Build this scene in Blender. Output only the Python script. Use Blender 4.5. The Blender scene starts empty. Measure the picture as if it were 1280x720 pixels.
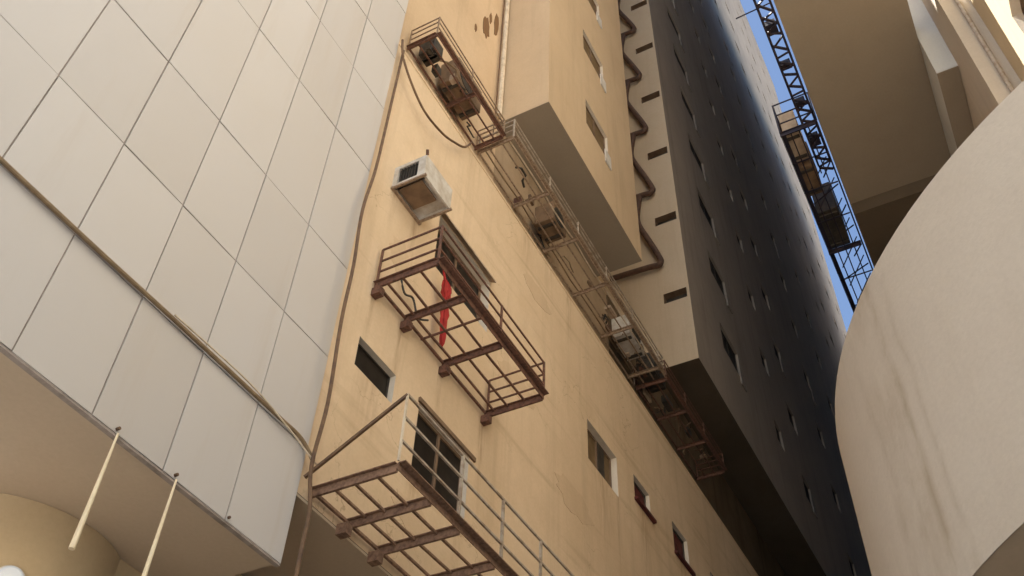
import bpy, math, random
from mathutils import Vector, Matrix
random.seed(7)
S = bpy.context.scene
C = S.collection
EYE = 1.6                       # eye height of the photographer above the ground

# ---------------------------------------------------------------- camera
cam_d = bpy.data.cameras.new('camera')
cam = bpy.data.objects.new('camera', cam_d); C.objects.link(cam)
S.camera = cam
AZ, EL, RO, FPX = 5.22300548e-01, 8.08141402e-01, 4.70200794e-02, 1232.83
f_ = Vector((math.cos(EL)*math.cos(AZ), math.cos(EL)*math.sin(AZ), math.sin(EL)))
r_ = f_.cross(Vector((0, 0, 1))).normalized(); u_ = r_.cross(f_)
r2 = r_*math.cos(RO) + u_*math.sin(RO); u2 = -r_*math.sin(RO) + u_*math.cos(RO)
M4 = Matrix((r2, u2, -f_)).transposed().to_4x4()
M4.translation = Vector((0, 0, EYE))
cam.matrix_world = M4
cam_d.sensor_width = 36; cam_d.lens = FPX/1280*36
cam_d.clip_start = 0.05; cam_d.clip_end = 1500

# ---------------------------------------------------------------- world, sun, exposure
SUN_EL, SUN_AZ = 66.0, 100.0      # azimuth measured from +X (down the alley) towards +Y
w = bpy.data.worlds.new("World"); S.world = w; w.use_nodes = True
nt = w.node_tree; nt.nodes.clear()
sky = nt.nodes.new('ShaderNodeTexSky'); sky.sky_type = 'NISHITA'; sky.sun_disc = False
sky.sun_elevation = math.radians(SUN_EL); sky.sun_rotation = math.radians(90-SUN_AZ)
sky.air_density = 1.0; sky.dust_density = .4; sky.ozone_density = 1.6
bg = nt.nodes.new('ShaderNodeBackground'); bg.inputs['Strength'].default_value = 0.052
wo = nt.nodes.new('ShaderNodeOutputWorld')
nt.links.new(sky.outputs[0], bg.inputs[0]); nt.links.new(bg.outputs[0], wo.inputs[0])
sd = bpy.data.lights.new('sun', 'SUN'); sd.energy = 5.0; sd.angle = math.radians(0.53); sd.color = (1, .955, .885)
so = bpy.data.objects.new('sun', sd); C.objects.link(so)
sv = Vector((math.cos(math.radians(SUN_AZ))*math.cos(math.radians(SUN_EL)),
             math.sin(math.radians(SUN_AZ))*math.cos(math.radians(SUN_EL)), math.sin(math.radians(SUN_EL))))
so.rotation_euler = sv.to_track_quat('Z', 'Y').to_euler(); so.location = (0, 0, 60)
S.view_settings.view_transform = 'Standard'; S.view_settings.look = 'None'
S.view_settings.exposure = 1.95; S.view_settings.gamma = 1; S.view_settings.use_curve_mapping = False
S.render.engine = 'CYCLES'
S.cycles.max_bounces = 10; S.cycles.diffuse_bounces = 6

# ---------------------------------------------------------------- materials
def nodes(name):
    m = bpy.data.materials.new(name); m.use_nodes = True
    n = m.node_tree; b = n.nodes['Principled BSDF']
    return m, n, b
def N(n, t, **kw):
    x = n.nodes.new(t)
    for k, v in kw.items(): setattr(x, k, v)
    return x
def noise(n, co, scale, detail=4, rough=.55, stretch=None):
    if stretch:
        mp = N(n, 'ShaderNodeMapping'); mp.inputs['Scale'].default_value = stretch
        n.links.new(co, mp.inputs[0]); co = mp.outputs[0]
    t = N(n, 'ShaderNodeTexNoise'); t.inputs['Scale'].default_value = scale
    t.inputs['Detail'].default_value = detail; t.inputs['Roughness'].default_value = rough
    n.links.new(co, t.inputs['Vector']); return t.outputs[0]
def ramp(n, x, a, b, lo=0., hi=1.):
    r = N(n, 'ShaderNodeMapRange'); r.inputs['From Min'].default_value = a; r.inputs['From Max'].default_value = b
    r.inputs['To Min'].default_value = lo; r.inputs['To Max'].default_value = hi
    n.links.new(x, r.inputs['Value']); return r.outputs[0]
def mix(n, fac, a, b, mode='MIX'):
    m = N(n, 'ShaderNodeMix', data_type='RGBA', blend_type=mode)
    if isinstance(fac, float): m.inputs[0].default_value = fac
    else: n.links.new(fac, m.inputs[0])
    for s, v in ((6, a), (7, b)):
        if isinstance(v, tuple): m.inputs[s].default_value = (*v, 1)
        else: n.links.new(v, m.inputs[s])
    return m.outputs[2]
def plaster(name, col, dirt, amount=.5, streak=.5, rough=.85, bump=.25, extra=None):
    m, n, b = nodes(name)
    co = N(n, 'ShaderNodeTexCoord').outputs['Object']
    big = noise(n, co, .35, 5); mid = noise(n, co, 2.2, 5, .6); fine = noise(n, co, 26, 4, .6)
    stk = noise(n, co, 1.0, 5, .65, (2.6, 2.6, .16))
    c = mix(n, ramp(n, big, .35, .7, 0., amount), col, dirt)
    c = mix(n, ramp(n, mid, .45, .75, 0., amount*.55), c, dirt)
    c = mix(n, ramp(n, stk, .52, .74, 0., streak), c, tuple(x*.72 for x in dirt))
    c = mix(n, ramp(n, fine, .3, .7, 0., .10), c, tuple(x*.5 for x in dirt))
    if extra: c = extra(n, co, c)
    b.inputs['Specular IOR Level'].default_value = .12
    n.links.new(c, b.inputs['Base Color']); b.inputs['Roughness'].default_value = rough
    bp = N(n, 'ShaderNodeBump'); bp.inputs['Strength'].default_value = bump; bp.inputs['Distance'].default_value = .02
    n.links.new(mid, bp.inputs['Height'])
    bp2 = N(n, 'ShaderNodeBump'); bp2.inputs['Strength'].default_value = bump; bp2.inputs['Distance'].default_value = .004
    n.links.new(fine, bp2.inputs['Height']); n.links.new(bp.outputs[0], bp2.inputs['Normal'])
    n.links.new(bp2.outputs[0], b.inputs['Normal'])
    return m
def metal(name, col, col2, rough=.6, metallic=0., sc=9.):
    m, n, b = nodes(name)
    co = N(n, 'ShaderNodeTexCoord').outputs['Object']
    a = noise(n, co, sc, 5, .65)
    n.links.new(mix(n, ramp(n, a, .42, .68), col, col2), b.inputs['Base Color'])
    b.inputs['Roughness'].default_value = rough; b.inputs['Metallic'].default_value = metallic
    bp = N(n, 'ShaderNodeBump'); bp.inputs['Strength'].default_value = .3; bp.inputs['Distance'].default_value = .004
    n.links.new(a, bp.inputs['Height']); n.links.new(bp.outputs[0], b.inputs['Normal'])
    return m
def glass(name, col, rough=.08):
    m, n, b = nodes(name)
    co = N(n, 'ShaderNodeTexCoord').outputs['Object']
    a = noise(n, co, 3, 3)
    n.links.new(mix(n, ramp(n, a, .3, .7), col, tuple(x*.6 for x in col)), b.inputs['Base Color'])
    b.inputs['Specular IOR Level'].default_value = .25
    n.links.new(ramp(n, a, .3, .8, rough, rough+.25), b.inputs['Roughness'])
    return m

def cracks(n, co, c, sc=.9, amt=.5, th=.006):
    v = N(n, 'ShaderNodeTexVoronoi', feature='DISTANCE_TO_EDGE'); v.inputs['Scale'].default_value = sc
    nz = N(n, 'ShaderNodeTexNoise'); nz.inputs['Scale'].default_value = 2.2; nz.inputs['Detail'].default_value = 5; n.links.new(co, nz.inputs['Vector'])
    ad = N(n, 'ShaderNodeVectorMath', operation='MULTIPLY_ADD'); n.links.new(nz.outputs['Color'], ad.inputs[0]); ad.inputs[1].default_value = (.8, .8, .8); n.links.new(co, ad.inputs[2])
    n.links.new(ad.outputs[0], v.inputs['Vector'])
    g = ramp(n, v.outputs['Distance'], 0., th, 1., 0.)
    k = ramp(n, noise(n, co, .5, 2), .50, .60)
    q = N(n, 'ShaderNodeMath', operation='MULTIPLY'); n.links.new(g, q.inputs[0]); n.links.new(k, q.inputs[1])
    q2 = N(n, 'ShaderNodeMath', operation='MULTIPLY'); n.links.new(q.outputs[0], q2.inputs[0]); q2.inputs[1].default_value = amt
    return mix(n, q2.outputs[0], c, (.20, .13, .07))
def math2(n, op, a, b):
    m = N(n, 'ShaderNodeMath', operation=op)
    for i, v in enumerate((a, b)):
        if isinstance(v, (int, float)): m.inputs[i].default_value = v
        else: n.links.new(v, m.inputs[i])
    return m.outputs[0]
def runs(n, co, c, spots, col):
    sp = N(n, 'ShaderNodeSeparateXYZ'); n.links.new(co, sp.inputs[0])
    wob = math2(n, 'MULTIPLY', math2(n, 'SUBTRACT', noise(n, co, 3., 3, .5, (1, 1, .4)), .5), .16)
    xw = math2(n, 'ADD', sp.outputs[0], wob)
    brk = ramp(n, noise(n, co, 7, 4, .6, (2., 2., .25)), .35, .62)
    tot = None
    for x, z, ln, wd, am in spots:
        gx = ramp(n, math2(n, 'ABSOLUTE', math2(n, 'SUBTRACT', xw, x), 0.), 0., wd, 1., 0.)
        dz = math2(n, 'SUBTRACT', z, sp.outputs[2])
        gz = math2(n, 'MULTIPLY', ramp(n, dz, 0., ln, am, 0.), math2(n, 'GREATER_THAN', dz, 0.))
        q = math2(n, 'MULTIPLY', gx, gz)
        tot = q if tot is None else math2(n, 'MAXIMUM', tot, q)
    return mix(n, math2(n, 'MULTIPLY', tot, brk), c, col)
def beige_extra(n, co, c):
    c = cracks(n, co, c)
    B = (12, 9, -1.6)
    L = [(5.95, 7.95, .9, .07, .6), (6.55, 7.95, 1.3, .08, .7), (7.42, 7.95, 1.0, .07, .6), (8.46, 7.95, 1.6, .09, .7), (6.0, 9.8, 1.0, .07, .5), (6.5, 9.8, 1.5, .08, .6),
         (6.2, 6.8, .9, .35, .45), (7.2, 6.2, .6, .2, .5), (8.1, 6.2, .8, .15, .5), (12.3, 9.55, 1.6, .5, .45), (12.9, 9.55, 2.2, .1, .5), (14.1, 10.0, 2.0, .35, .6), (16.0, 10.0, 2.0, .35, .6), (18.1, 10, 2., .35, .6),
         (9.5, 12.7, 1.2, .3, .4), (11.1, 12.7, 1.8, .15, .5), (7.6, 12.7, .8, .2, .4), (10.3, 12.7, .7, .4, .3)]
    c = runs(n, co, c, [(x-B[0], z-B[2]-0.0, ln, wd, am) for x, z, ln, wd, am in L], (.26, .15, .075))
    # dark drip lines under the ledge and long horizontal scuffs of old render coats
    h = noise(n, co, 1.0, 4, .6, (.22, .22, 3.2))
    return mix(n, ramp(n, h, .56, .72, 0., .35), c, (.30, .20, .10))
def drum_extra(n, co, c):
    sp = N(n, 'ShaderNodeSeparateXYZ'); n.links.new(co, sp.inputs[0])
    wob = noise(n, co, .9, 3, .5, (.4, .4, 1.0))
    def line(x0, slope, wid, amt):
        nonlocal c
        a = N(n, 'ShaderNodeMath', operation='MULTIPLY_ADD'); n.links.new(sp.outputs[2], a.inputs[0])
        a.inputs[1].default_value = slope; a.inputs[2].default_value = -x0
        b_ = N(n, 'ShaderNodeMath', operation='ADD'); n.links.new(a.outputs[0], b_.inputs[0]); n.links.new(sp.outputs[0], b_.inputs[1])
        d = N(n, 'ShaderNodeMath', operation='MULTIPLY_ADD'); n.links.new(wob, d.inputs[0]); d.inputs[1].default_value = .28
        n.links.new(b_.outputs[0], d.inputs[2])
        e = N(n, 'ShaderNodeMath', operation='ABSOLUTE'); n.links.new(d.outputs[0], e.inputs[0])
        g = ramp(n, e.outputs[0], wid, 0., 0., 1.)
        brk = ramp(n, noise(n, co, 2.4, 4, .6, (1, 1, .5)), .40, .6)
        q = N(n, 'ShaderNodeMath', operation='MULTIPLY'); n.links.new(g, q.inputs[0]); n.links.new(brk, q.inputs[1])
        q2 = N(n, 'ShaderNodeMath', operation='MULTIPLY'); n.links.new(q.outputs[0], q2.inputs[0]); q2.inputs[1].default_value = amt
        c = mix(n, q2.outputs[0], c, (.27, .19, .10))
    line(-2.62, 0., .07, .5); line(-2.42, 0., .22, .38); line(-2.80, 0., .05, .35); line(-2.15, 0., .14, .3)
    return c

M = {}
M['beige'] = plaster('beige_plaster', (.72, .56, .385), (.53, .385, .235), .55, .30, extra=beige_extra)
M['beige_up'] = plaster('upper_beige_plaster', (.69, .53, .36), (.50, .355, .22), .5, .35)
M['patch'] = plaster('plaster_patch', (.64, .485, .325), (.50, .36, .22), .4, .3, bump=.5)
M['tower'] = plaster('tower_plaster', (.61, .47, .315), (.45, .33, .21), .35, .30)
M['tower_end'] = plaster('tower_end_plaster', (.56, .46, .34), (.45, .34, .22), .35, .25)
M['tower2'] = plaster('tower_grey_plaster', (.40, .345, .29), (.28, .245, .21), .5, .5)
M['grimy'] = plaster('grimy_shaded_plaster', (.50, .38, .26), (.30, .21, .13), .6, .6)  # some grime, plus the overhang's shade put into a darker base colour
M['deep_shade'] = plaster('deep_shade_plaster', (.20, .145, .095), (.10, .07, .045), .8, .7)  # shade below the long tower put into a much darker wall colour
M['dull'] = metal('dull_pale_panel', (.30, .26, .22), (.2, .17, .14), .7)
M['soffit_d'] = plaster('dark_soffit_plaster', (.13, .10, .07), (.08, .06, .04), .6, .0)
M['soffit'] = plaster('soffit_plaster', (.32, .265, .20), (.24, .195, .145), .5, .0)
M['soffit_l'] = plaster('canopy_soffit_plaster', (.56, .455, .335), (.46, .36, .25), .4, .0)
M['jamb'] = plaster('window_reveal_plaster', (.74, .66, .55), (.5, .42, .32), .4, .2)
M['drum'] = plaster('drum_plaster', (.60, .53, .44), (.50, .42, .33), .45, .18, bump=.5, extra=drum_extra)
M['right'] = plaster('right_wall_plaster', (.55, .48, .39), (.42, .36, .28), .35, .25)
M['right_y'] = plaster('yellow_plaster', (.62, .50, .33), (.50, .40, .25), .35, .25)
M['right_g'] = plaster('pale_grey_plaster', (.60, .60, .57), (.48, .47, .44), .35, .2)
M['column'] = plaster('column_plaster', (.56, .44, .28), (.46, .34, .2), .3, .1, rough=.4)
M['rust'] = metal('rusty_steel', (.17, .08, .05), (.07, .035, .025), .8, sc=22)
M['rust_l'] = metal('weathered_pale_steel', (.34, .25, .17), (.17, .10, .06), .75, sc=22)
M['rust_m'] = metal('brown_painted_steel', (.27, .16, .10), (.13, .07, .045), .8, sc=22)
M['steel'] = metal('grey_painted_steel', (.42, .36, .29), (.24, .17, .11), .6)
M['navy'] = metal('dark_scaffold_steel', (.014, .014, .03), (.035, .02, .02), .6)
M['white'] = metal('white_painted_metal', (.66, .63, .58), (.50, .46, .40), .45, sc=4)
M['acwhite'] = metal('ac_casing', (.58, .55, .50), (.40, .34, .27), .5, sc=5)
M['dark'] = metal('dark_grille', (.035, .03, .025), (.07, .055, .04), .6)
M['brownbox'] = metal('brown_weathered_panel', (.22, .14, .08), (.12, .075, .045), .7, sc=4)
M['tan'] = metal('tan_sheet_metal', (.46, .36, .26), (.30, .22, .15), .7, sc=4)
M['cable'] = metal('brown_cable', (.16, .09, .045), (.09, .05, .03), .7)
M['conduit'] = metal('brown_conduit', (.26, .18, .10), (.17, .11, .06), .6)
M['pipew'] = metal('cream_pipe', (.68, .58, .44), (.5, .4, .28), .5)
M['pipeb'] = metal('brown_drain_pipe', (.11, .06, .04), (.06, .035, .025), .7)
M['rod'] = metal('cream_rod', (.82, .70, .48), (.7, .56, .36), .35, sc=3)
M['red'] = metal('red_cloth', (.42, .03, .025), (.22, .015, .012), .95, sc=6)
M['darkred'] = metal('dark_red_paint', (.10, .014, .010), (.04, .01, .008), .8)
M['glass'] = glass('dark_window_glass', (.022, .017, .013), .35)
M['glass_b'] = glass('tower_window_glass', (.012, .012, .014), .5)
M['glass_w'] = glass('amber_window_glass', (.20, .135, .07), .5)
M['shutter'] = metal('brown_shutter', (.20, .13, .08), (.13, .08, .05), .7, sc=3)
M['scar'] = plaster('bare_render_scar', (.24, .14, .07), (.16, .09, .05), .6, .3, bump=.8)
M['ground'] = plaster('pale_sandy_concrete', (.44, .42, .40), (.34, .32, .30), .5, .0, bump=.6)
M['paving'] = plaster('paving', (.44, .42, .40), (.34, .32, .30), .5, .0, bump=.5)

# tile cladding: every panel a slightly different off-white
def cladding_mat():
    m, n, b = nodes('composite_panels')
    co = N(n, 'ShaderNodeTexCoord').outputs['Object']
    at = N(n, 'ShaderNodeAttribute', attribute_name='tone').outputs['Fac']
    big = noise(n, co, .5, 4); stk = noise(n, co, 1., 5, .65, (2.4, 2.4, .2))
    c = mix(n, at, (.55, .525, .505), (.495, .465, .44))
    c = mix(n, ramp(n, big, .35, .7, 0., .35), c, (.52, .47, .41))
    c = mix(n, ramp(n, stk, .55, .75, 0., .35), c, (.45, .38, .31))
    n.links.new(c, b.inputs['Base Color']); b.inputs['Roughness'].default_value = .42
    bp = N(n, 'ShaderNodeBump'); bp.inputs['Strength'].default_value = .12; bp.inputs['Distance'].default_value = .03
    n.links.new(noise(n, co, 1.1, 2), bp.inputs['Height']); n.links.new(bp.outputs[0], b.inputs['Normal'])
    return m
M['clad'] = cladding_mat()
M['joint'] = metal('dark_joint_sealant', (.34, .29, .255), (.22, .18, .15), .8)

# ---------------------------------------------------------------- mesh building (z counted from the eye: EYE is added)
class MB:
    def __init__(s): s.v = []; s.f = []; s.tone = []; s.second = set()
    def add(s, vs, fs, tone=0.):
        o = len(s.v); s.v += [Vector(p) for p in vs]; s.f += [tuple(o+i for i in f) for f in fs]; s.tone += [tone]*len(fs); return s
    def box(s, x0, x1, y0, y1, z0, z1, tone=0.):
        if x0 > x1: x0, x1 = x1, x0
        if y0 > y1: y0, y1 = y1, y0
        if z0 > z1: z0, z1 = z1, z0
        vs = [(x, y, z) for z in (z0, z1) for y in (y0, y1) for x in (x0, x1)]
        return s.add(vs, [(0, 2, 3, 1), (4, 5, 7, 6), (0, 1, 5, 4), (2, 6, 7, 3), (0, 4, 6, 2), (1, 3, 7, 5)], tone)
    def bar(s, a, b, w=.03, h=None, up=(0, 0, 1)):
        a, b = Vector(a), Vector(b); h = h or w; d = (b-a).normalized(); up = Vector(up)
        if abs(d.dot(up)) > .98: up = Vector((0, 1, 0))
        x = d.cross(up).normalized()*w/2; y = x.cross(d).normalized()*h/2
        vs = [p+i*x+j*y for p in (a, b) for i, j in ((-1, -1), (1, -1), (1, 1), (-1, 1))]
        return s.add(vs, [(0, 3, 2, 1), (4, 5, 6, 7), (0, 1, 5, 4), (1, 2, 6, 5), (2, 3, 7, 6), (3, 0, 4, 7)])
    def tube(s, pts, r, n=8, r2=None):
        pts = [Vector(p) for p in pts]; rings = []
        for i, p in enumerate(pts):
            d = (pts[min(i+1, len(pts)-1)]-pts[max(i-1, 0)]).normalized()
            up = Vector((0, 0, 1)) if abs(d.z) < .9 else Vector((0, 1, 0))
            x = d.cross(up).normalized(); y = x.cross(d).normalized()
            rr = r if r2 is None else r+(r2-r)*i/(len(pts)-1)
            rings.append([p+rr*(x*math.cos(t*2*math.pi/n)+y*math.sin(t*2*math.pi/n)) for t in range(n)])
        vs = [q for R in rings for q in R]; fs = []
        for i in range(len(rings)-1):
            for k in range(n):
                fs.append((i*n+k, i*n+(k+1) % n, (i+1)*n+(k+1) % n, (i+1)*n+k))
        fs.append(tuple(range(n))[::-1]); fs.append(tuple((len(rings)-1)*n+k for k in range(n)))
        return s.add(vs, fs)
    def angle(s, a, b, leg=.06, t=.008, flip=1, vdir=-1):   # L profile: a flange flat on top and a web going down
        a, b = Vector(a), Vector(b); d = (b-a).normalized(); sd = d.cross(Vector((0, 0, 1))).normalized()*flip
        s.bar(a+Vector((0, 0, vdir*leg/2)), b+Vector((0, 0, vdir*leg/2)), t, leg)
        return s.bar(a+sd*(leg/2+t/2+.001), b+sd*(leg/2+t/2+.001), leg, t)
    def disc(s, c, nrm, r, thick, n=20):
        c = Vector(c); nrm = Vector(nrm).normalized(); return s.tube([c, c+nrm*thick], r, n)
    def build(s, name, mat, parent=None, smooth=False, bevel=0, mat2=None, **tags):
        me = bpy.data.meshes.new(name)
        off = Vector(parent['base']) if parent and 'base' in parent else Vector()
        me.from_pydata([tuple(p-off+Vector((0, 0, EYE))) for p in s.v], [], s.f)
        if any(s.tone):
            a = me.attributes.new('tone', 'FLOAT', 'FACE'); a.data.foreach_set('value', s.tone)
        me.materials.append(mat)
        if mat2:
            me.materials.append(mat2)
            for i in s.second: me.polygons[i].material_index = 1
        me.validate(); me.update()
        if smooth: me.polygons.foreach_set('use_smooth', [True]*len(me.polygons))
        o = bpy.data.objects.new(name, me); C.objects.link(o)
        if parent: o.parent = parent; o['base'] = tuple(off)
        if smooth:
            md = o.modifiers.new('split', 'EDGE_SPLIT'); md.split_angle = math.radians(40)
        if bevel:
            md = o.modifiers.new('bevel', 'BEVEL'); md.width = bevel; md.segments = 2; md.limit_method = 'ANGLE'
        for k, v in tags.items(): o[k] = v
        return o
def recenter(o, p):
    """move a top-level mesh object's origin to p (z counted from the eye)"""
    p = Vector(p)+Vector((0, 0, EYE))
    for v in o.data.vertices: v.co -= p
    o.location = p; return o
def thing(name, label, cat, loc, group=None):
    o = bpy.data.objects.new(name, None); C.objects.link(o); o.empty_display_size = .2
    p = Vector(loc)+Vector((0, 0, EYE)); o.location = p; o['base'] = tuple(p)
    o['label'] = label; o['category'] = cat
    if group: o['group'] = group
    return o
def single(o, label, cat, group=None):
    o['label'] = label; o['category'] = cat
    if group: o['group'] = group
    return o

def wall_grid(mb, ax, c, u0, u1, v0, v1, holes, inward, depth):
    """wall face on plane ax=c with real openings; jamb faces run inward"""
    us = sorted({u0, u1, *[h[0] for h in holes], *[h[1] for h in holes]})
    vs = sorted({v0, v1, *[h[2] for h in holes], *[h[3] for h in holes]})
    P = (lambda u, v, d: (c+inward*d, u, v)) if ax == 'X' else (lambda u, v, d: (u, c+inward*d, v))
    for i in range(len(us)-1):
        for j in range(len(vs)-1):
            a, b, e, g = us[i], us[i+1], vs[j], vs[j+1]
            mu, mv = (a+b)/2, (e+g)/2
            if any(h[0] < mu < h[1] and h[2] < mv < h[3] for h in holes): continue
            mb.add([P(a, e, 0), P(b, e, 0), P(b, g, 0), P(a, g, 0)], [(0, 1, 2, 3)])
    for a, b, e, g in holes:
        q = [(a, e), (b, e), (b, g), (a, g)]
        for k in range(4):
            p0, p1 = q[k], q[(k+1) % 4]
            mb.second.add(len(mb.f)); mb.add([P(*p0, 0), P(*p1, 0), P(*p1, depth), P(*p0, depth)], [(0, 1, 2, 3)])
        # dark room behind is closed by the window set in the opening

def window(parent, ax, c, inward, h, depth, gmat, fmat, mullions=1, fw=.045, pos=.8, rail=False, label=None):
    """frame (part) with its panes (sub-part), set back in an opening"""
    a, b, e, g = h
    d0 = c+inward*(depth*pos); d1 = c+inward*(depth*pos+.05)
    def bx(mb, u0, u1, v0, v1, p, q):
        return mb.box(p, q, u0, u1, v0, v1) if ax == 'X' else mb.box(u0, u1, p, q, v0, v1)
    fr = MB(); bx(fr, a+.002, a+fw, e+.002, g-.002, d0, d1); bx(fr, b-fw, b-.002, e+.002, g-.002, d0, d1)
    bx(fr, a+fw, b-fw, e+.002, e+fw, d0, d1); bx(fr, a+fw, b-fw, g-fw, g-.002, d0, d1)
    for k in range(mullions):
        u = a+(b-a)*(k+1)/(mullions+1); bx(fr, u-fw*.45, u+fw*.45, e+fw, g-fw, d0-inward*.004, d1)
    o = fr.build('window', fmat, parent)
    if label: o['label'] = label
    gl = MB(); bx(gl, a+fw-.01, b-fw+.01, e+fw-.01, g-fw+.01, d0+inward*.02, d0+inward*.035)
    gl.build('pane', gmat, o)
    return o
def setgroup(o, g): o['group'] = g

# ================================================================= SETTING
g = MB(); g.add([(-600, -600, -EYE), (600, -600, -EYE), (600, 600, -EYE), (-600, 600, -EYE)], [(0, 1, 2, 3)])
g.build('ground', M['ground'], kind='structure')
g = MB(); g.box(-30, 80, -2.48, 6.2, -EYE+.002, -EYE+.10); g.build('pavement', M['paving'], kind='structure')

ROOF = 12.65
# ---------------------------------------------------------------- building with tiled panel cladding (near left)
TP = 5.2                        # plane of the cladding
bL = thing('panel_clad_building', 'left building clad in big off-white panels with dark joints', 'building', (-4, 9, -EYE))
xs = [5.45]
while xs[-1] > -6: xs.append(xs[-1]-.7185)
xs = sorted(xs)
zs = [4.235, 5.41, 6.54, 7.82, 9.58, 10.94, 12.2, 13.5, 14.8, 16.1, 17.4, 18.7, 20.0, 21.3, 22.5]
pn = MB()
for i in range(len(xs)-1):
    for j in range(len(zs)-1):
        t = random.random(); gx = .0065; dy = random.uniform(-.003, .003)
        x0_, x1_, z0_, z1_ = xs[i]+gx, xs[i+1]-gx, zs[j]+gx, zs[j+1]-gx
        e = [random.uniform(-.0035, .0035) for _ in range(4)]
        pn.add([(x0_, TP+dy+e[0], z0_), (x1_, TP+dy+e[1], z0_), (x0_, TP+.05, z0_), (x1_, TP+.05, z0_),
                (x0_, TP+dy+e[2], z1_), (x1_, TP+dy+e[3], z1_), (x0_, TP+.05, z1_), (x1_, TP+.05, z1_)],
               [(0, 2, 3, 1), (4, 5, 7, 6), (0, 1, 5, 4), (2, 6, 7, 3), (0, 4, 6, 2), (1, 3, 7, 5)], max(.01, t))
pn.build('panel_cladding', M['clad'], bL, bevel=.003)
jn = MB(); jn.box(-6.3, 5.43, TP+.014, TP+.3, 4.245, 22.5); jn.build('joint_backing', M['joint'], bL)
sf = MB(); sf.box(-6.3, 5.42, TP+.051, 7.9, 4.237, 4.36)
sf.build('soffit', M['soffit_l'], bL)
tr = MB(); tr.box(-6.3, 5.44, TP+.004, TP+.05, 4.218, 4.236); tr.build('edge_trim', M['joint'], bL)
cr = MB(); cr.box(-6.3, 5.4, TP+.31, 16, 4.37, 22.4); cr.build('wall', M['beige_up'], bL)
gw = MB(); gw.box(4.4, 14, 6.37, 6.5, -EYE+.1, 4.236); gw.build('ground_floor_wall', M['column'], bL)
cl = MB(); cl.tube([(4.35, 7.12, -EYE+.1), (4.35, 7.12, 4.234)], .88, 64); cl.build('column', M['column'], bL, smooth=True)

# ---------------------------------------------------------------- beige building (middle)
bB = thing('plaster_building', 'beige plaster building in the middle with small windows and rusty metal balconies', 'building', (12, 9, -EYE))
Y0 = 5.22
W = {'small': (5.87, 6.58, 6.80, 7.20), 'balc2': (7.08, 8.22, 6.22, 7.18), 'balc1': (7.0, 8.42, 9.45, 10.45),
     'slide': (11.76, 12.96, 9.55, 10.36), 'r1': (13.72, 14.45, 10.02, 10.52), 'r2': (15.6, 16.4, 10.0, 10.66), 'r3': (17.7, 18.5, 10.0, 10.7), 'r4': (20.6, 21.4, 10.0, 10.7)}
wl = MB()
wall_grid(wl, 'Y', Y0, 5.44, 60, 4.96, ROOF, list(W.values()), 1, .24)
wl.build('wall', M['beige'], bB, mat2=M['jamb'])
b2 = MB(); b2.box(5.44, 60, Y0+.25, 9.5, 4.965, ROOF-.01); b2.build('inner_wall', M['dark'], bB)
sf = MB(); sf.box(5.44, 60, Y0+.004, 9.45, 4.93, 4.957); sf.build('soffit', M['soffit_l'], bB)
gf = MB(); gf.box(5.2, 60, 6.51, 6.8, -EYE+.1, 4.92); gf.build('ground_floor_wall', M['column'], bB)
cp = MB(); cp.box(5.44, 60, Y0-.012, 6.1, ROOF, ROOF+.05); cp.build('ledge', M['beige_up'], bB)
window(bB, 'Y', Y0, 1, W['small'], .24, M['glass'], M['dark'], 0, pos=.3, fw=.02, label='small dark window without a frame')
window(bB, 'Y', Y0, 1, W['balc2'], .24, M['glass'], M['shutter'], 1, pos=.3, label='dark two-pane window behind the lower balcony')
window(bB, 'Y', Y0, 1, W['balc1'], .24, M['glass'], M['shutter'], 1, pos=.6, label='wide dark window with a brown frame behind the upper balcony')
window(bB, 'Y', Y0, 1, W['slide'], .24, M['glass_w'], M['shutter'], 1, pos=.45, label='sliding window with one pane pushed open')
for k in ('r1', 'r2', 'r3', 'r4'): window(bB, 'Y', Y0, 1, W[k], .24, M['darkred'], M['dark'], 0, pos=.3, label='small window with dark red frame')
op = MB(); op.box(12.36, 12.62, Y0+.09, Y0+.104, 9.58, 10.32); op.build('open_sash', M['dark'], bB)
for k in ('r1', 'r2', 'r3'):
    a, b, e, q = W[k]; s = MB(); s.box(a-.03, b+.10, Y0-.07, Y0-.002, e-.06, e-.005); s.build('window_sill', M['darkred'], bB)
hd = MB()
a, b, e, q = W['balc2']; hd.box(a-.03, b+.12, Y0-.03, Y0-.002, q+.005, q+.065)
hd.build('lintel', M['shutter'], bB)
aw = MB(); aw.add([(6.98, Y0-.002, 10.52), (8.45, Y0-.002, 10.52), (8.45, Y0-.09, 10.46), (6.98, Y0-.09, 10.46),
                   (6.98, Y0-.002, 10.49), (8.45, Y0-.002, 10.49), (8.45, Y0-.09, 10.43), (6.98, Y0-.09, 10.43)],
                  [(0, 1, 2, 3), (7, 6, 5, 4), (0, 4, 5, 1), (1, 5, 6, 2), (2, 6, 7, 3), (3, 7, 4, 0)])
aw.build('awning', M['tan'], bB)
random.seed(21)
for cx_, cz_, w_, h_ in ((9.3, 9.2, .5, .22), (7.2, 5.75, .35, .18), (11.2, 8.4, .6, .25), (6.3, 8.9, .2, .28), (9.9, 11.6, .45, .2)):
    n_ = 18; ph = random.uniform(0, 6)
    ring_ = [(cx_+w_*math.cos(t*2*math.pi/n_)*(1+.18*math.sin(3*t+ph)+random.uniform(-.08, .08)), cz_+h_*math.sin(t*2*math.pi/n_)*(1+.15*math.sin(2*t+ph)+random.uniform(-.08, .08))) for t in range(n_)]
    q = MB(); q.add([(x, Y0-.004, z) for x, z in ring_]+[(x, Y0+.002, z) for x, z in ring_], [tuple(range(n_))]+[(i, (i+1) % n_, n_+(i+1) % n_, n_+i) for i in range(n_)])
    q.build('plaster_patch', M['patch'], bB)
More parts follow.
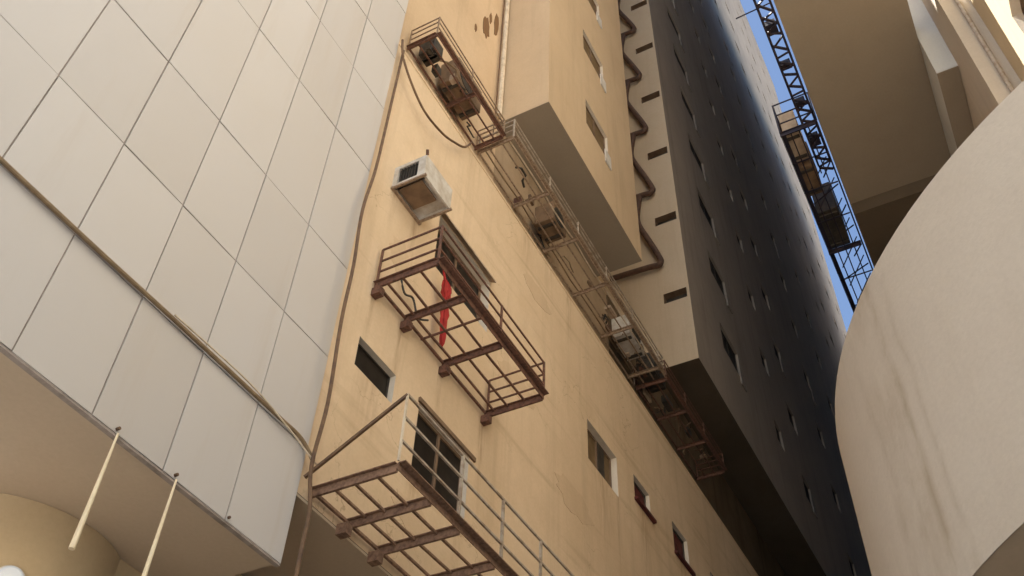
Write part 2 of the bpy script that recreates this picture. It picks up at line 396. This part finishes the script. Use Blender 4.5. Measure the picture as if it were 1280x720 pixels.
# upper set-back wall
YU = 5.75
TX0, TX1, TZ, TYO = 9.13, 13.62, 15.82, 4.65
up = MB(); up.box(5.5, TX0-.001, YU, 16, ROOF+.05, 22.5); up.build('upper_wall', M['beige_up'], bB)
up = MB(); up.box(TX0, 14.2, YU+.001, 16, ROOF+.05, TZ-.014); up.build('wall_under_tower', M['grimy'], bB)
up = MB(); up.box(14.202, 62, YU-.02, 16, ROOF+.05, TZ-.014); up.build('deep_shade_wall', M['deep_shade'], bB)
def scar(cx, cz, w, h, seed):
    random.seed(seed); n = 14; mb = MB()
    ring = [(cx+w*math.cos(t*2*math.pi/n)*random.uniform(.7, 1.2), cz+h*math.sin(t*2*math.pi/n)*random.uniform(.7, 1.2)) for t in range(n)]
    vs = [(x, YU-.012, z) for x, z in ring]+[(x, YU+.002, z) for x, z in ring]
    mb.add(vs, [tuple(range(n))]+[(i, (i+1) % n, n+(i+1) % n, n+i) for i in range(n)])
    mb.build('plaster_scar', M['scar'], bB)
scar(8.42, 18.35, .13, .42, 3); scar(8.78, 19.0, .09, .5, 5); scar(8.05, 17.75, .05, .14, 8); scar(8.55, 18.95, .05, .22, 9)
random.seed(11)

# ---------------------------------------------------------------- tower with windows over the soffit (first block)
t1 = thing('tower_block', 'beige tower block above its brown soffit with a column of amber windows', 'tower', ((TX0+TX1)/2, 7, TZ))
FL = 3.05; TOP1 = 84.
h1 = [(10.88, 12.02, 17.42+FL*k, 18.34+FL*k) for k in range(20)]
wl = MB(); wall_grid(wl, 'Y', TYO, TX0, TX1, TZ, TOP1, h1, 1, .28)
wl.box(TX0+.001, TX1-.001, TYO+.30, 20, TZ+.005, TOP1)
for x, sg in ((TX0, 1), (TX1, 1)):
    wl.add([(x, TYO, TZ), (x, 6.9 if x == TX1 else 20, TZ), (x, 6.9 if x == TX1 else 20, TOP1), (x, TYO, TOP1)], [(0, 1, 2, 3)])
wl.build('wall', M['tower'], t1, mat2=M['jamb'])
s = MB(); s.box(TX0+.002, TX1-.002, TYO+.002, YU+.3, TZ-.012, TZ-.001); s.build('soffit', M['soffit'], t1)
for k in range(8):
    window(t1, 'Y', TYO, 1, h1[k], .28, M['glass_w'], M['shutter'], 1, pos=.22)
    s = MB(); s.box(11.80, 12.10, TYO-.03, TYO-.002, h1[k][2]-.22, h1[k][2]+.22); s.build('white_panel', M['white'], t1, bevel=.005)

# ---------------------------------------------------------------- second block: long tower running down the alley
X2, X2E, TOP2 = 17.05, 61.5, 91.
t2 = thing('tower_block', 'long dark grey tower down the alley with a pale end wall of narrow slots', 'tower', (38, 12, TZ))
h2e = [(4.72, 5.34, 17.93+FL*k, 18.27+FL*k) for k in range(23)]
wl = MB(); wall_grid(wl, 'X', X2, TYO, 20, TZ, TOP2, h2e, 1, .3)
wl.build('end_wall', M['tower_end'], t2, mat2=M['shutter'])
cols = [(19.7, 1.5, 1.0), (24.6, .75, .8), (27.4, .95, .9), (33.2, .95, .9), (38.9, .95, .9), (45.2, .7, .7), (48.0, .95, .9), (53.8, .95, .9), (58.6, .8, .8)]
h2 = []
for ci, (cx, ww, hh) in enumerate(cols):
    for k in range(23):
        zz = 18.35+FL*k+(.35 if ci % 2 else 0)
        h2.append((cx, cx+ww, zz, zz+hh))
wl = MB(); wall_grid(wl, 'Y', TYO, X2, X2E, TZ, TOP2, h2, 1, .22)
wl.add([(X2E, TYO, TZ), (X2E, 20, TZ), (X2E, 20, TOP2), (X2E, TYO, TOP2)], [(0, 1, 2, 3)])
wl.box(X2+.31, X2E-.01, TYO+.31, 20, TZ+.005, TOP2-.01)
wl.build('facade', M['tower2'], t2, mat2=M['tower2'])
s = MB(); s.box(X2+.002, X2E-.002, TYO+.002, YU+.3, TZ-.012, TZ-.001); s.build('soffit', M['soffit_d'], t2)  # darker soffit colour stands in for the shade under this block
s = MB(); s.box(TX1+.003, X2-.003, 6.9, 20, TZ, TOP2); s.box(TX1+.003, X2-.003, 5.76, 6.89, TZ-.01, TZ+.1); s.build('recess_wall', M['tower'], t2)
s = MB(); s.box(X2+.2, X2+.22, 4.73, 5.33, 17.94, 18.26); sw = s.build('slot_window', M['dark'], t2)
for k in range(1, 23):
    c = sw.copy(); C.objects.link(c); c.parent = t2; c.location = (0, 0, FL*k)
def vis(x, z):
    p = Vector((x, TYO, z)); q = p.dot(f_)
    px = 640+FPX*p.dot(r2)/q; py = 360-FPX*p.dot(u2)/q
    return q > 0 and -20 < px < 1300 and -20 < py < 740
cand = sorted([h for h in h2 if vis(h[0], h[2])], key=lambda h: math.hypot(h[0], h[2]))
rest = MB()
templ = {}
for h in h2:
    if h in cand[:96]:
        key = round(h[1]-h[0], 2)
        if key not in templ:
            fr = window(t2, 'Y', TYO, 1, h, .22, M['glass_b'], M['dark'], 1, pos=.3); templ[key] = (fr, h)
        else:
            fr, hb = templ[key]; c = fr.copy(); C.objects.link(c); c.parent = t2
            c.location = (h[0]-hb[0], 0, h[2]-hb[2])
            for ch in list(fr.children):
                d = ch.copy(); C.objects.link(d); d.parent = c
    elif h[2] < TOP2-1:
        rest.box(h[0]+.01, h[1]-.01, TYO+.12, TYO+.16, h[2]+.01, h[3]-.01)
rest.build('window', M['glass_b'], t2, kind='stuff')
s = MB(); s.box(0, .42, TYO-.04, TYO-.002, -EYE, -EYE+.62); wp = s.build('pale_panel', M['dull'])
wp.parent = t2; wp['base'] = t2['base']; nwp = 0
for c_, every in ((21.0, 1), (28.0, 2), (34.0, 3), (39.6, 3)):
    for k in range(14):
        if k % every: continue
        if nwp: c = wp.copy(); C.objects.link(c); c.parent = t2
        else: c = wp
        nwp += 1; b_ = Vector(t2['base'])
        c.location = (c_-b_.x, -b_.y, 18.1+FL*k+random.uniform(-.1, .1)+EYE-b_.z)

# ---------------------------------------------------------------- right building
bR = thing('rounded_building', 'building on the right with a big rounded beige drum, brown overhang and sunlit upper wall', 'building', (9, -8, -EYE))
cx, cy, R0, zb, zt = 9.0, -4.0, 5.05, 3.27, 6.0
dr = MB(); n = 160
ring = [(cx+R0*math.cos(t*2*math.pi/n), cy+R0*math.sin(t*2*math.pi/n)) for t in range(n)]
Z = [zb, zb+.7, zb+1.4, zb+2.1, zt]
vs = [(x, y, z) for z in Z for x, y in ring]; fs = []
for i in range(len(Z)-1):
    for k in range(n): fs.append((i*n+k, i*n+(k+1) % n, (i+1)*n+(k+1) % n, (i+1)*n+k))
fs.append(tuple((len(Z)-1)*n+k for k in range(n)))
dr.add(vs, fs)
o = dr.build('drum_wall', M['drum'], bR, smooth=True)
s = MB(); s.add([(x+(cx-x)*.002, y+(cy-y)*.002, zb+.004) for x, y in ring], [tuple(range(n))[::-1]]); s.build('drum_soffit', M['soffit_l'], bR)
s = MB(); s.tube([(cx, cy, -EYE+.1), (cx, cy, zb+.003)], 3.4, 64); s.build('ground_floor_wall', M['column'], bR, smooth=True)
HR = 34.
XB = 9.9
s = MB(); s.box(XB, 70, -14, -2.1, zt+.01, HR); s.build('wall', M['right'], bR)
holes = [(7.55, 8.62, 11.0+3.2*k, 12.18+3.2*k) for k in range(6)]
wn = MB(); wn.box(-8, 5.9, -14, -2.51, -EYE+.1, HR); wn.build('pale_wall', M['right_g'], bR)  # unseen stretch of wall, pale grey chosen to bounce neutral light on the panels
wl = MB(); wall_grid(wl, 'Y', -2.5, 5.902, XB-.002, -EYE+.1, HR, holes, -1, .25)
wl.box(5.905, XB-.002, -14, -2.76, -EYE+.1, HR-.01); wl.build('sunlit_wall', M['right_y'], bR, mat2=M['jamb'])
for h in holes[:2]: window(bR, 'Y', -2.5, -1, h, .25, M['glass_w'], M['shutter'], 1, pos=.5)
s = MB(); s.tube([(XB-.055, -2.33, 6.1), (XB-.055, -2.33, HR)], .035, 12); s.build('downpipe', M['steel'], bR, smooth=True)
# box with pale end and its soffit, and the long brown overhang
s = MB(); s.box(11.0, 30, -2.098, -1.75, 14.8, HR-.02); s.build('bay', M['right_g'], bR)
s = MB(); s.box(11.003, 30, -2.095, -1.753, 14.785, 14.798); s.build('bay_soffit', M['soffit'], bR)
s = MB(); s.box(9.06, 40, -1.748, .30, 16.0, 16.35); s.box(12.2, 56, -1.748, .28, 16.36, 60); s.build('overhang', M['right'], bR)  # tall upper box is unseen, its height shaped to cut skylight on the tower
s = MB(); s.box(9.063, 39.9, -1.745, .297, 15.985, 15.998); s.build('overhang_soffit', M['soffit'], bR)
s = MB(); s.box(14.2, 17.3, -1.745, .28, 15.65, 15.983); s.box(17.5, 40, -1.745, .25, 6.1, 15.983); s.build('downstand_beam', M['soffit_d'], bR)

bE = thing('sky_blocker', 'unseen plain beige block added across the alley end to darken it', 'building', (68, 2, -EYE))  # out of view, added to keep light out of the far alley
s = MB(); s.box(63, 75, -14, 20, -EYE, 30); s.build('wall', M['tower'], bE)

# ================================================================= OBJECTS
def balcony(name, label, cat, x0, x1, yw, yo, z, cross, thick, longs, rails, posts, ends, mat, railmat, group=None, stubs=(), leg=.07, rw=.022, wallpost=True):
    t = thing(name, label, cat, ((x0+x1)/2, yw, z), group)
    fr = MB()
    fr.angle((x0, yo, z), (x1, yo, z), leg, .01, 1); fr.bar((x0, yw-.02, z-.02), (x1, yw-.02, z-.02), .03)
    fr.build('platform_frame', mat, t)
    for i, x in enumerate(cross):
        b = MB(); l = leg if i in thick else .03
        x_ = min(max(x, x0+.012), x1-.012)
        if i in thick: b.box(x_-.014, x_+.014, yo+.012, yw+.0, z-l*1.25, z-.012); b.box(x_-.045, x_+.045, yo+.012, yw, z-.010, z-.001)
        else: b.bar((x_, yo+.01, z-.03), (x_, yw, z-.03), .022)
        b.build('cross_beam', mat, t)
    gr = MB()
    for y in longs:
        pts = [(x0+(x1-x0)*k/6, y+random.uniform(-.008, .008), z-.022+random.uniform(-.003, .003)) for k in range(7)]
        for a, b in zip(pts, pts[1:]): gr.bar(a, b, .024, .024)
    gr.build('floor_bars', mat, t)
    for x in stubs:
        b = MB(); b.box(x-.045, x+.045, yw-.10, yw+.015, z-.20, z-.09); b.build('bracket', mat, t)
    rl = MB()
    for hgt in rails:
        rl.bar((x0, yo, z+hgt), (x1, yo, z+hgt), rw)
        for flag, x in zip(ends, (x0, x1)):
            if flag: rl.bar((x, yo, z+hgt), (x, yw-.03, z+hgt), rw)
    rl.build('guard_rail', railmat, t)
    for x in posts:
        b = MB(); b.bar((x, yo, z), (x, yo, z+rails[-1]+.01), rw*1.25); b.build('post', railmat, t)
    if wallpost:
        for flag, x in zip(ends, (x0, x1)):
            if flag: b = MB(); b.bar((x, yw-.03, z), (x, yw-.03, z+rails[-1]), rw*1.2); b.build('post', railmat, t)
    return t
# upper service balcony
bal1 = balcony('metal_balcony', 'rusty brown metal cage balcony with four rails below the air conditioner', 'balcony', 5.92, 8.50, 5.2, 4.36, 8.06,
        [5.92, 6.55, 6.92, 7.42, 8.5], (0, 1, 3, 4), [4.62, 4.86, 5.06], [.17, .35, .55], [5.92, 7.35, 8.5], (True, True), M['rust'], M['rust'], rw=.02, stubs=(5.95, 6.55, 7.42, 8.46), leg=.07, group='balconies on the beige wall')
# lower balcony
bal2 = balcony('metal_balcony', 'lower metal balcony with thick brown cross beams and pale thin rails at bottom', 'balcony', 5.60, 11.2, 5.2, 4.27, 5.07,
        [5.6, 6.17, 6.68, 7.35, 8.1, 8.9, 9.7, 10.5], (0, 1, 2, 3, 4, 5, 6, 7), [4.52, 4.76, 4.98], [.24, .5, .76], [6.62, 7.45, 8.3, 9.2, 10.1, 11.0], (False, True), M['rust_m'], M['steel'], stubs=(6.1, 6.62, 7.3), leg=.07, rw=.022, group='balconies on the beige wall')
s = MB(); s.bar((5.60, 4.27, 5.83), (5.46, 5.17, 5.10), .028); s.build('brace', M['cable'], bal2)
s = MB(); s.bar((5.60, 4.27, 5.09), (5.60, 4.27, 5.84), .02); s.build('post', M['pipew'], bal2)

# galleries on the upper wall
galA = balcony('service_gallery', 'narrow rusty service gallery high on the wall nearest the panel cladding', 'gallery', 6.2, 8.42, 5.72, 5.16, 14.1,
        [6.2, 7.45, 8.42], (0, 1, 2), [5.32, 5.52], [.2, .36, .5], [6.2, 7.3, 8.42], (True, True), M['rust'], M['rust_l'], group='service galleries under the tower', leg=.055, rw=.018)
galB = balcony('service_gallery', 'long pale service gallery running below the brown tower soffit', 'gallery', 8.50, 15.4, 5.72, 5.0, 14.1,
        [8.5, 9.86, 11.08, 12.38, 13.7, 15.1], (0, 1, 2, 3, 4, 5), [5.24, 5.48], [.2, .36, .5], [8.5, 9.9, 11.1, 12.4, 13.7, 15.1], (True, True), M['rust_l'], M['steel'], group='service galleries under the tower', leg=.05, rw=.02)
galC = balcony('service_gallery', 'dark far service gallery in the shadow of the grey tower', 'gallery', 15.5, 19.2, 5.70, 5.0, 14.1,
        [15.5, 16.7, 17.9, 19.2], (0, 1, 2, 3), [5.24, 5.48], [.2, .36, .5], [15.5, 16.7, 17.9, 19.2], (True, True), M['rust'], M['rust'], group='service galleries under the tower', leg=.06, rw=.02)

def clutter(par, x0, x1, y0, y1, z, n, big=.22):
    for i in range(n):
        x = random.uniform(x0, x1); y = random.uniform(y0, y1); w_ = random.uniform(.05, big); d_ = random.uniform(.04, .14); h_ = random.uniform(.04, .2)
        kind = random.random()
        q = MB()
        if kind < .45: q.box(x, x+w_, y, y+d_, z+.002, z+h_); q.build('junk_piece', random.choice([M['dark'], M['rust'], M['brownbox'], M['tan']]), par)
        else:
            p = [(x, y, z+.02)]
            for _ in range(4): p.append((p[-1][0]+random.uniform(-.05, .22), min(max(p[-1][1]+random.uniform(-.14, .14), y0), y1+.1), z+random.uniform(.01, .22)))
            q.tube(p, random.uniform(.010, .022), 7); q.build('loose_cable', random.choice([M['dark'], M['cable'], M['conduit']]), par, smooth=True)
clutter(galA, 6.3, 8.3, 5.3, 5.6, 14.1, 10)
clutter(galB, 8.6, 12.5, 5.25, 5.6, 14.1, 6)
clutter(galC, 15.6, 18.8, 5.15, 5.6, 14.1, 14, .4)
clutter(galB, 13, 15.2, 5.15, 5.6, 14.1, 14, .35)
for k, (y, z) in enumerate(((5.62, 14.2), (5.12, 14.16))):
    q = MB(); q.tube([(8.55+x*.44, y+.012*math.sin(x*1.7+k), z+.015*math.sin(x*2.3)) for x in range(16)], .015, 8); q.build('pipe_run', M[('conduit', 'pipew', 'tan')[k]], galB, smooth=True)
def condenser(x0, x1, y0, y1, z0, z1, label, mat, group=None, fan=True):
    t = thing('air_conditioner', label, 'air conditioner', ((x0+x1)/2, (y0+y1)/2, z0), group)
    b = MB(); b.box(x0, x1, y0, y1, z0+.04, z1); b.build('casing', mat, t, bevel=.015)
    for x in (x0+.12, x1-.12):
        q = MB(); q.box(x-.03, x+.03, y0+.02, y1-.02, z0, z0+.038); q.build('foot', M['dark'], t)
    if fan:
        r = min(x1-x0, z1-z0)*.38; xc, zc = x0+(x1-x0)*.42, (z0+z1)/2
        q = MB(); q.disc((xc, y0-.001, zc), (0, -1, 0), r, .012, 28)
        for k in range(12):
            a = k*math.pi/6; q.bar((xc+.2*r*math.cos(a), y0-.018, zc+.2*r*math.sin(a)), (xc+r*math.cos(a), y0-.018, zc+r*math.sin(a)), .006)
        q.build('fan_grille', M['dark'], t)
    return t
ZG = 14.1
condenser(7.05, 7.85, 5.3, 5.66, ZG, ZG+.68, 'dark brown air conditioner box standing on the high service gallery', M['brownbox'])
condenser(6.42, 6.68, 5.36, 5.66, ZG, ZG+.4, 'small dark box at the near end of the high service gallery', M['dark'], fan=False)
condenser(10.45, 11.0, 5.2, 5.6, ZG, ZG+.55, 'brown air conditioner box on the long gallery beneath the tower soffit', M['brownbox'])
condenser(13.9, 14.7, 5.15, 5.55, ZG, ZG+.6, 'white air conditioner in the clutter at the far end of the long gallery', M['acwhite'])
condenser(15.2, 15.9, 5.15, 5.55, ZG, ZG+.6, 'dark air conditioner last on the long gallery', M['dark'])

# window air conditioner over the balcony
t = thing('air_conditioner', 'white boxy window air conditioner sticking out of the wall above the upper balcony', 'air conditioner', (6.22, 5.0, 9.82))
ax0, ax1, ay0, ay1, az0, az1 = 5.91, 6.55, 4.74, 5.22, 9.82, 10.22
b = MB(); th = .03
b.box(ax0, ax1, ay0, ay1, az1-th, az1); b.box(ax0, ax1, ay0, ay0+th, az0, az1-th)
b.box(ax1-th, ax1, ay0+th, ay1, az0, az1-th); b.box(ax0+.10, ax1-th, ay0+th, ay1, az0+.04, az0+.055)
b.box(ax0, ax0+th, ay0+th, ay0+.11, az0, az1-th); b.box(ax0, ax0+th, ay1-.07, ay1, az0, az1-th); b.box(ax0, ax0+th, ay0+.11, ay1-.07, az0, az0+.04); b.box(ax0, ax0+th, ay0+.11, ay1-.07, az1-.06, az1-th)
b.build('casing', M['acwhite'], t)
q = MB(); q.box(ax0+.035, ax0+.055, ay0+.10, ay1-.06, az0+.06, az1-.06)
for k in range(7): q.box(ax0+.008, ax0+.034, ay0+.115+k*.042, ay0+.121+k*.042, az0+.045, az1-.065)
q.build('grille', M['dark'], t)
q = MB(); q.box(ax0+.08, ax1-.2, ay0+.09, ay1-.05, az0+.005, az0+.038); q.build('base_pan', M['brownbox'], t)
q = MB(); q.bar((ax0-.02, ay1-.02, az0-.03), (ax1+.02, ay1-.02, az0-.03), .035); q.bar((ax0+.01, ay0-.03, az0-.018), (ax0+.01, ay1, az0-.018), .03); q.bar((ax1-.01, ay0-.03, az0-.018), (ax1-.01, ay1, az0-.018), .03)
q.build('shelf_bracket', M['rust_l'], t)
q = MB(); q.disc((ax0+.01, ay0+.0, az1+.0), (-.4, -.2, .4), .02, .07, 10); q.build('hook', M['rust'], t)

# red cloth knotted on the upper balcony
c = MB()
prof = [(9.44, .012, 7.00), (9.30, .018, 7.03), (9.17, .028, 7.08), (9.12, .075, 7.12), (9.05, .105, 7.14), (8.97, .11, 7.15), (8.90, .07, 7.15), (8.86, .045, 7.15), (8.80, .065, 7.155), (8.70, .085, 7.15), (8.60, .08, 7.16), (8.50, .07, 7.15), (8.42, .075, 7.16), (8.32, .07, 7.17), (8.22, .06, 7.17), (8.14, .045, 7.18), (8.09, .015, 7.18)]
na = 36; vs = []
for i, (z, rad, xc) in enumerate(prof):
    for k in range(na):
        a = k*2*math.pi/na
        rad_ = rad*.6; fold = 1+.30*math.sin(5*a+i*.55)+.16*math.sin(9*a-i*.9)+.10*math.sin(3*a+i*1.7)
        vs.append((xc+rad_*fold*math.cos(a), 5.07+.8*rad_*fold*math.sin(a), z+.02*math.sin(4*a+i)))
fs = [(i*na+k, i*na+(k+1) % na, (i+1)*na+(k+1) % na, (i+1)*na+k) for i in range(len(prof)-1) for k in range(na)]
fs += [tuple(range(na)), tuple((len(prof)-1)*na+k for k in range(na))[::-1]]
c.add(vs, fs)
o = c.build('red_cloth', M['red'], smooth=True); recenter(o, (7.15, 5.06, 8.08))
single(o, 'bright red knotted cloth hanging inside the rusty upper balcony', 'cloth')

# cables, conduits, pipes
def smooth_path(P, k=6):
    out = []
    P = [Vector(p) for p in P]
    for i in range(len(P)-1):
        p0, p1, p2, p3 = P[max(i-1, 0)], P[i], P[i+1], P[min(i+2, len(P)-1)]
        for j in range(k):
            t = j/k
            out.append(.5*((2*p1)+(-p0+p2)*t+(2*p0-5*p1+4*p2-p3)*t*t+(-p0+3*p1-3*p2+p3)*t**3))
    return out+[P[-1]]
def line_thing(name, path, r, mat, label, cat, sm=True, group=None):
    pp = smooth_path(path) if sm else path
    mb = MB(); mb.tube(pp, r, 8); o = mb.build(name, mat, smooth=True); recenter(o, path[0]); return single(o, label, cat, group)
line_thing('cable', [(5.52, 5.15, 12.5), (5.50, 5.15, 10.8), (5.45, 5.12, 9.6), (5.34, 5.08, 8.65), (5.37, 5.06, 7.75), (5.36, 5.05, 6.9), (5.42, 5.05, 5.9), (5.44, 5.1, 5.2), (5.49, 5.06, 4.75), (5.43, 5.0, 4.2), (5.46, 5.0, 3.2), (5.5, 5.05, .3), (5.5, 5.1, -1.48)], .019, M['cable'], 'long brown cable dangling down the edge of the off-white panels', 'cable')
line_thing('cable', [(5.42, 5.12, 12.62), (5.48, 5.1, 12.25), (5.72, 5.08, 11.92), (6.12, 5.08, 11.72), (6.6, 5.08, 11.8), (6.98, 5.1, 12.05), (7.25, 5.12, 12.3), (7.45, 5.14, 12.68)], .018, M['cable'], 'brown cable sagging in a loop below the high service gallery', 'cable')
line_thing('conduit', [(-6.0, TP-.035, 5.41), (0, TP-.035, 5.41), (2.5, TP-.035, 5.405), (3.6, TP-.035, 5.42), (4.9, TP-.035, 5.425), (5.3, TP-.035, 5.42), (5.5, 5.14, 5.28)], .019, M['conduit'], 'straight brown conduit running along a joint of the off-white panels', 'conduit')
line_thing('cable', [(3.6, TP-.03, 5.47), (4.5, TP-.05, 5.47), (5.1, TP-.06, 5.38), (5.5, 5.12, 5.27), (5.62, 5.14, 5.35)], .008, M['pipew'], 'thin pale cable above the end of the brown conduit', 'cable')
line_thing('drain_pipe', [(9.03, 5.66, 15.9), (9.03, 5.66, 22.4)], .055, M['pipew'], 'cream vertical drain pipe in the corner beside the near tower block', 'pipe', False)
line_thing('cable', [(8.92, 5.70, 14.6), (8.95, 5.69, 17), (8.93, 5.69, 19), (8.97, 5.70, 22.4)], .012, M['cable'], 'thin dark cable beside the cream vertical drain pipe', 'cable')
# zig-zag drain pipes in the recess between the two blocks: one per storey
zz = None
nth = ['lowest', 'second lowest', 'third from below', 'fourth from below', 'fifth from below', 'sixth from below', 'seventh from below']
for k in range(7):
    z0 = 19.3+FL*k
    path = [(16.9, 6.7, z0+.05), (16.9, 5.6, z0-.02), (16.9, 5.36, z0-.06), (16.9, 5.26, z0+.02), (16.9, 5.28, z0+.22), (16.9, 5.50, z0+.95), (16.9, 5.74, z0+1.7), (16.9, 5.80, z0+2.1), (16.9, 5.74, z0+2.6), (16.9, 5.66, z0+3.02)]
    if k == 0:
        mb = MB(); mb.tube(smooth_path(path, 4), .08, 10); zz = mb.build('drain_pipe', M['pipeb'], smooth=True); recenter(zz, path[0]); o = zz
    else:
        o = zz.copy(); C.objects.link(o); o.location.z = path[0][2]+EYE
    single(o, 'brown bent drain pipe between the two tower blocks, '+nth[k], 'pipe', 'bent drain pipes between the tower blocks')

# cream rods hanging from the canopy edge
for i, (x, zl, lab) in enumerate(((3.52, 3.30, 'thin cream rod hanging from the canopy edge, whole length in view, left one'), (4.13, 3.15, 'thin cream rod hanging from the canopy edge, right one'))):
    t = thing('hanging_rod', lab, 'rod', (x, TP-.02, zl), 'rods hanging from the canopy edge')
    b = MB(); b.tube([(x, TP-.035, zl), (x, TP-.035, 4.22)], .021, 12, .008); b.build('rod', M['rod'], t, smooth=True)
    b = MB(); b.disc((x, TP-.002, 4.27), (0, -1, 0), .013, .03, 10); b.build('bolt', M['cable'], t)
b = MB(); b.disc((4.75, TP-.002, 4.27), (0, -1, 0), .012, .02, 10); o = b.build('bolt', M['cable']); recenter(o, (4.75, TP, 4.27)); single(o, 'small dark bolt on the canopy edge without a rod', 'bolt')

# lamp on the column
lx, ly, lz = 3.93, 6.34, 3.58
dn = Vector((lx-4.35, ly-7.12, 0)).normalized()
lp = Vector((4.35, 7.12, 3.56))+dn*.88
t = thing('wall_lamp', 'round white lamp glowing on the round column under the canopy', 'lamp', lp)
b = MB(); b.disc(lp-dn*.01, dn, .115, .05, 28); b.build('base', M['white'], t)
m, n_, b_ = nodes('lamp_diffuser'); b_.inputs['Base Color'].default_value = (.5, .55, .62, 1)
b_.inputs['Emission Color'].default_value = (.75, .87, 1, 1); b_.inputs['Emission Strength'].default_value = .04
b = MB(); b.disc(lp+dn*.04, dn, .095, .05, 28); b.build('diffuser', m, t, bevel=.02)

pl = bpy.data.lights.new('lamp_light', 'POINT'); pl.energy = .5; pl.color = (1, .74, .42); pl.shadow_soft_size = .12
po = bpy.data.objects.new('lamp_light', pl); C.objects.link(po); po.parent = t; po.location = dn*.3-Vector((0, 0, .1))

# right gallery and truss against the sky
galR = balcony('scaffold_gallery', 'dark scaffold gallery of thin bars standing out against the blue sky', 'scaffold', 11.9, 20.5, .36, 1.04, 16.0,
        [11.9, 12.7, 13.5, 14.4, 15.3, 16.2, 17.1, 18.0, 19.0, 20.0], (0, 4, 7), [.52, .70, .86], [.3, .6, .95], [11.9, 13.2, 14.6, 16, 17.4, 18.8, 20.2], (True, True), M['navy'], M['navy'], leg=.08, wallpost=True)
br = MB()
for k in range(12):
    x = 13+k*.6
    br.bar((x, .38, 16.01), (x+.55, .98 if k % 2 else .6, 16.3), .022); br.bar((x+.3, .42, 16.6), (x+.5, .9, 16.02), .018)
br.build('lattice', M['navy'], galR)
tr = thing('truss', 'dark blue lattice truss fixed along the edge of the brown overhang', 'truss', (10.5, .42, 16.0))
ch = MB()
for y, z in ((.36, 16.02), (.60, 16.02), (.36, 16.3), (.60, 16.3)): ch.bar((8.4, y, z), (13.0, y, z), .035)
ch.build('chord', M['navy'], tr)
lc = MB()
for k in range(16):
    x = 8.4+k*.3
    j = [random.uniform(-.07, .07) for _ in range(6)]
    lc.bar((x+j[0], .36, 16.02), (x+.15+j[1], .60, 16.02), .03); lc.bar((x+.15+j[2], .60, 16.02), (x+.3+j[3], .36, 16.02), .04)
    if k % 3 == 1: lc.box(x, x+random.uniform(.1, .25), .40, .58, 16.05, 16.2)
    lc.bar((x+j[4], .60, 16.02), (x+.15+j[5], .60, 16.3), .02); lc.bar((x+.15, .60, 16.3), (x+.3, .60, 16.02), .025)
lc.build('lacing', M['navy'], tr)
o = MB().tube([(9.2, .36, 16.05), (9.25, 1.0, 16.1)], .014, 6).build('rod', M['navy'], tr)
condenser(12.0, 12.75, .70, 1.0, 16.0, 16.75, 'tan sheet metal box at the near end of the scaffold gallery', M['tan'], fan=False)
condenser(12.9, 13.7, .68, .99, 16.0, 16.8, 'brown box second along the scaffold gallery', M['brownbox'], fan=False)
condenser(14.2, 15.3, .56, .97, 16.0, 16.9, 'darkest box farthest along the scaffold gallery', M['dark'], fan=False)

# loose wires and small clutter on the balconies
line_thing('wire', [(6.3, 5.17, 8.6), (6.42, 5.16, 8.35), (6.6, 5.16, 8.42), (6.72, 5.14, 8.2), (6.9, 5.12, 8.3)], .014, M['dark'], 'black tangled wire on the wall behind the rusty upper balcony', 'wire')
print('done')
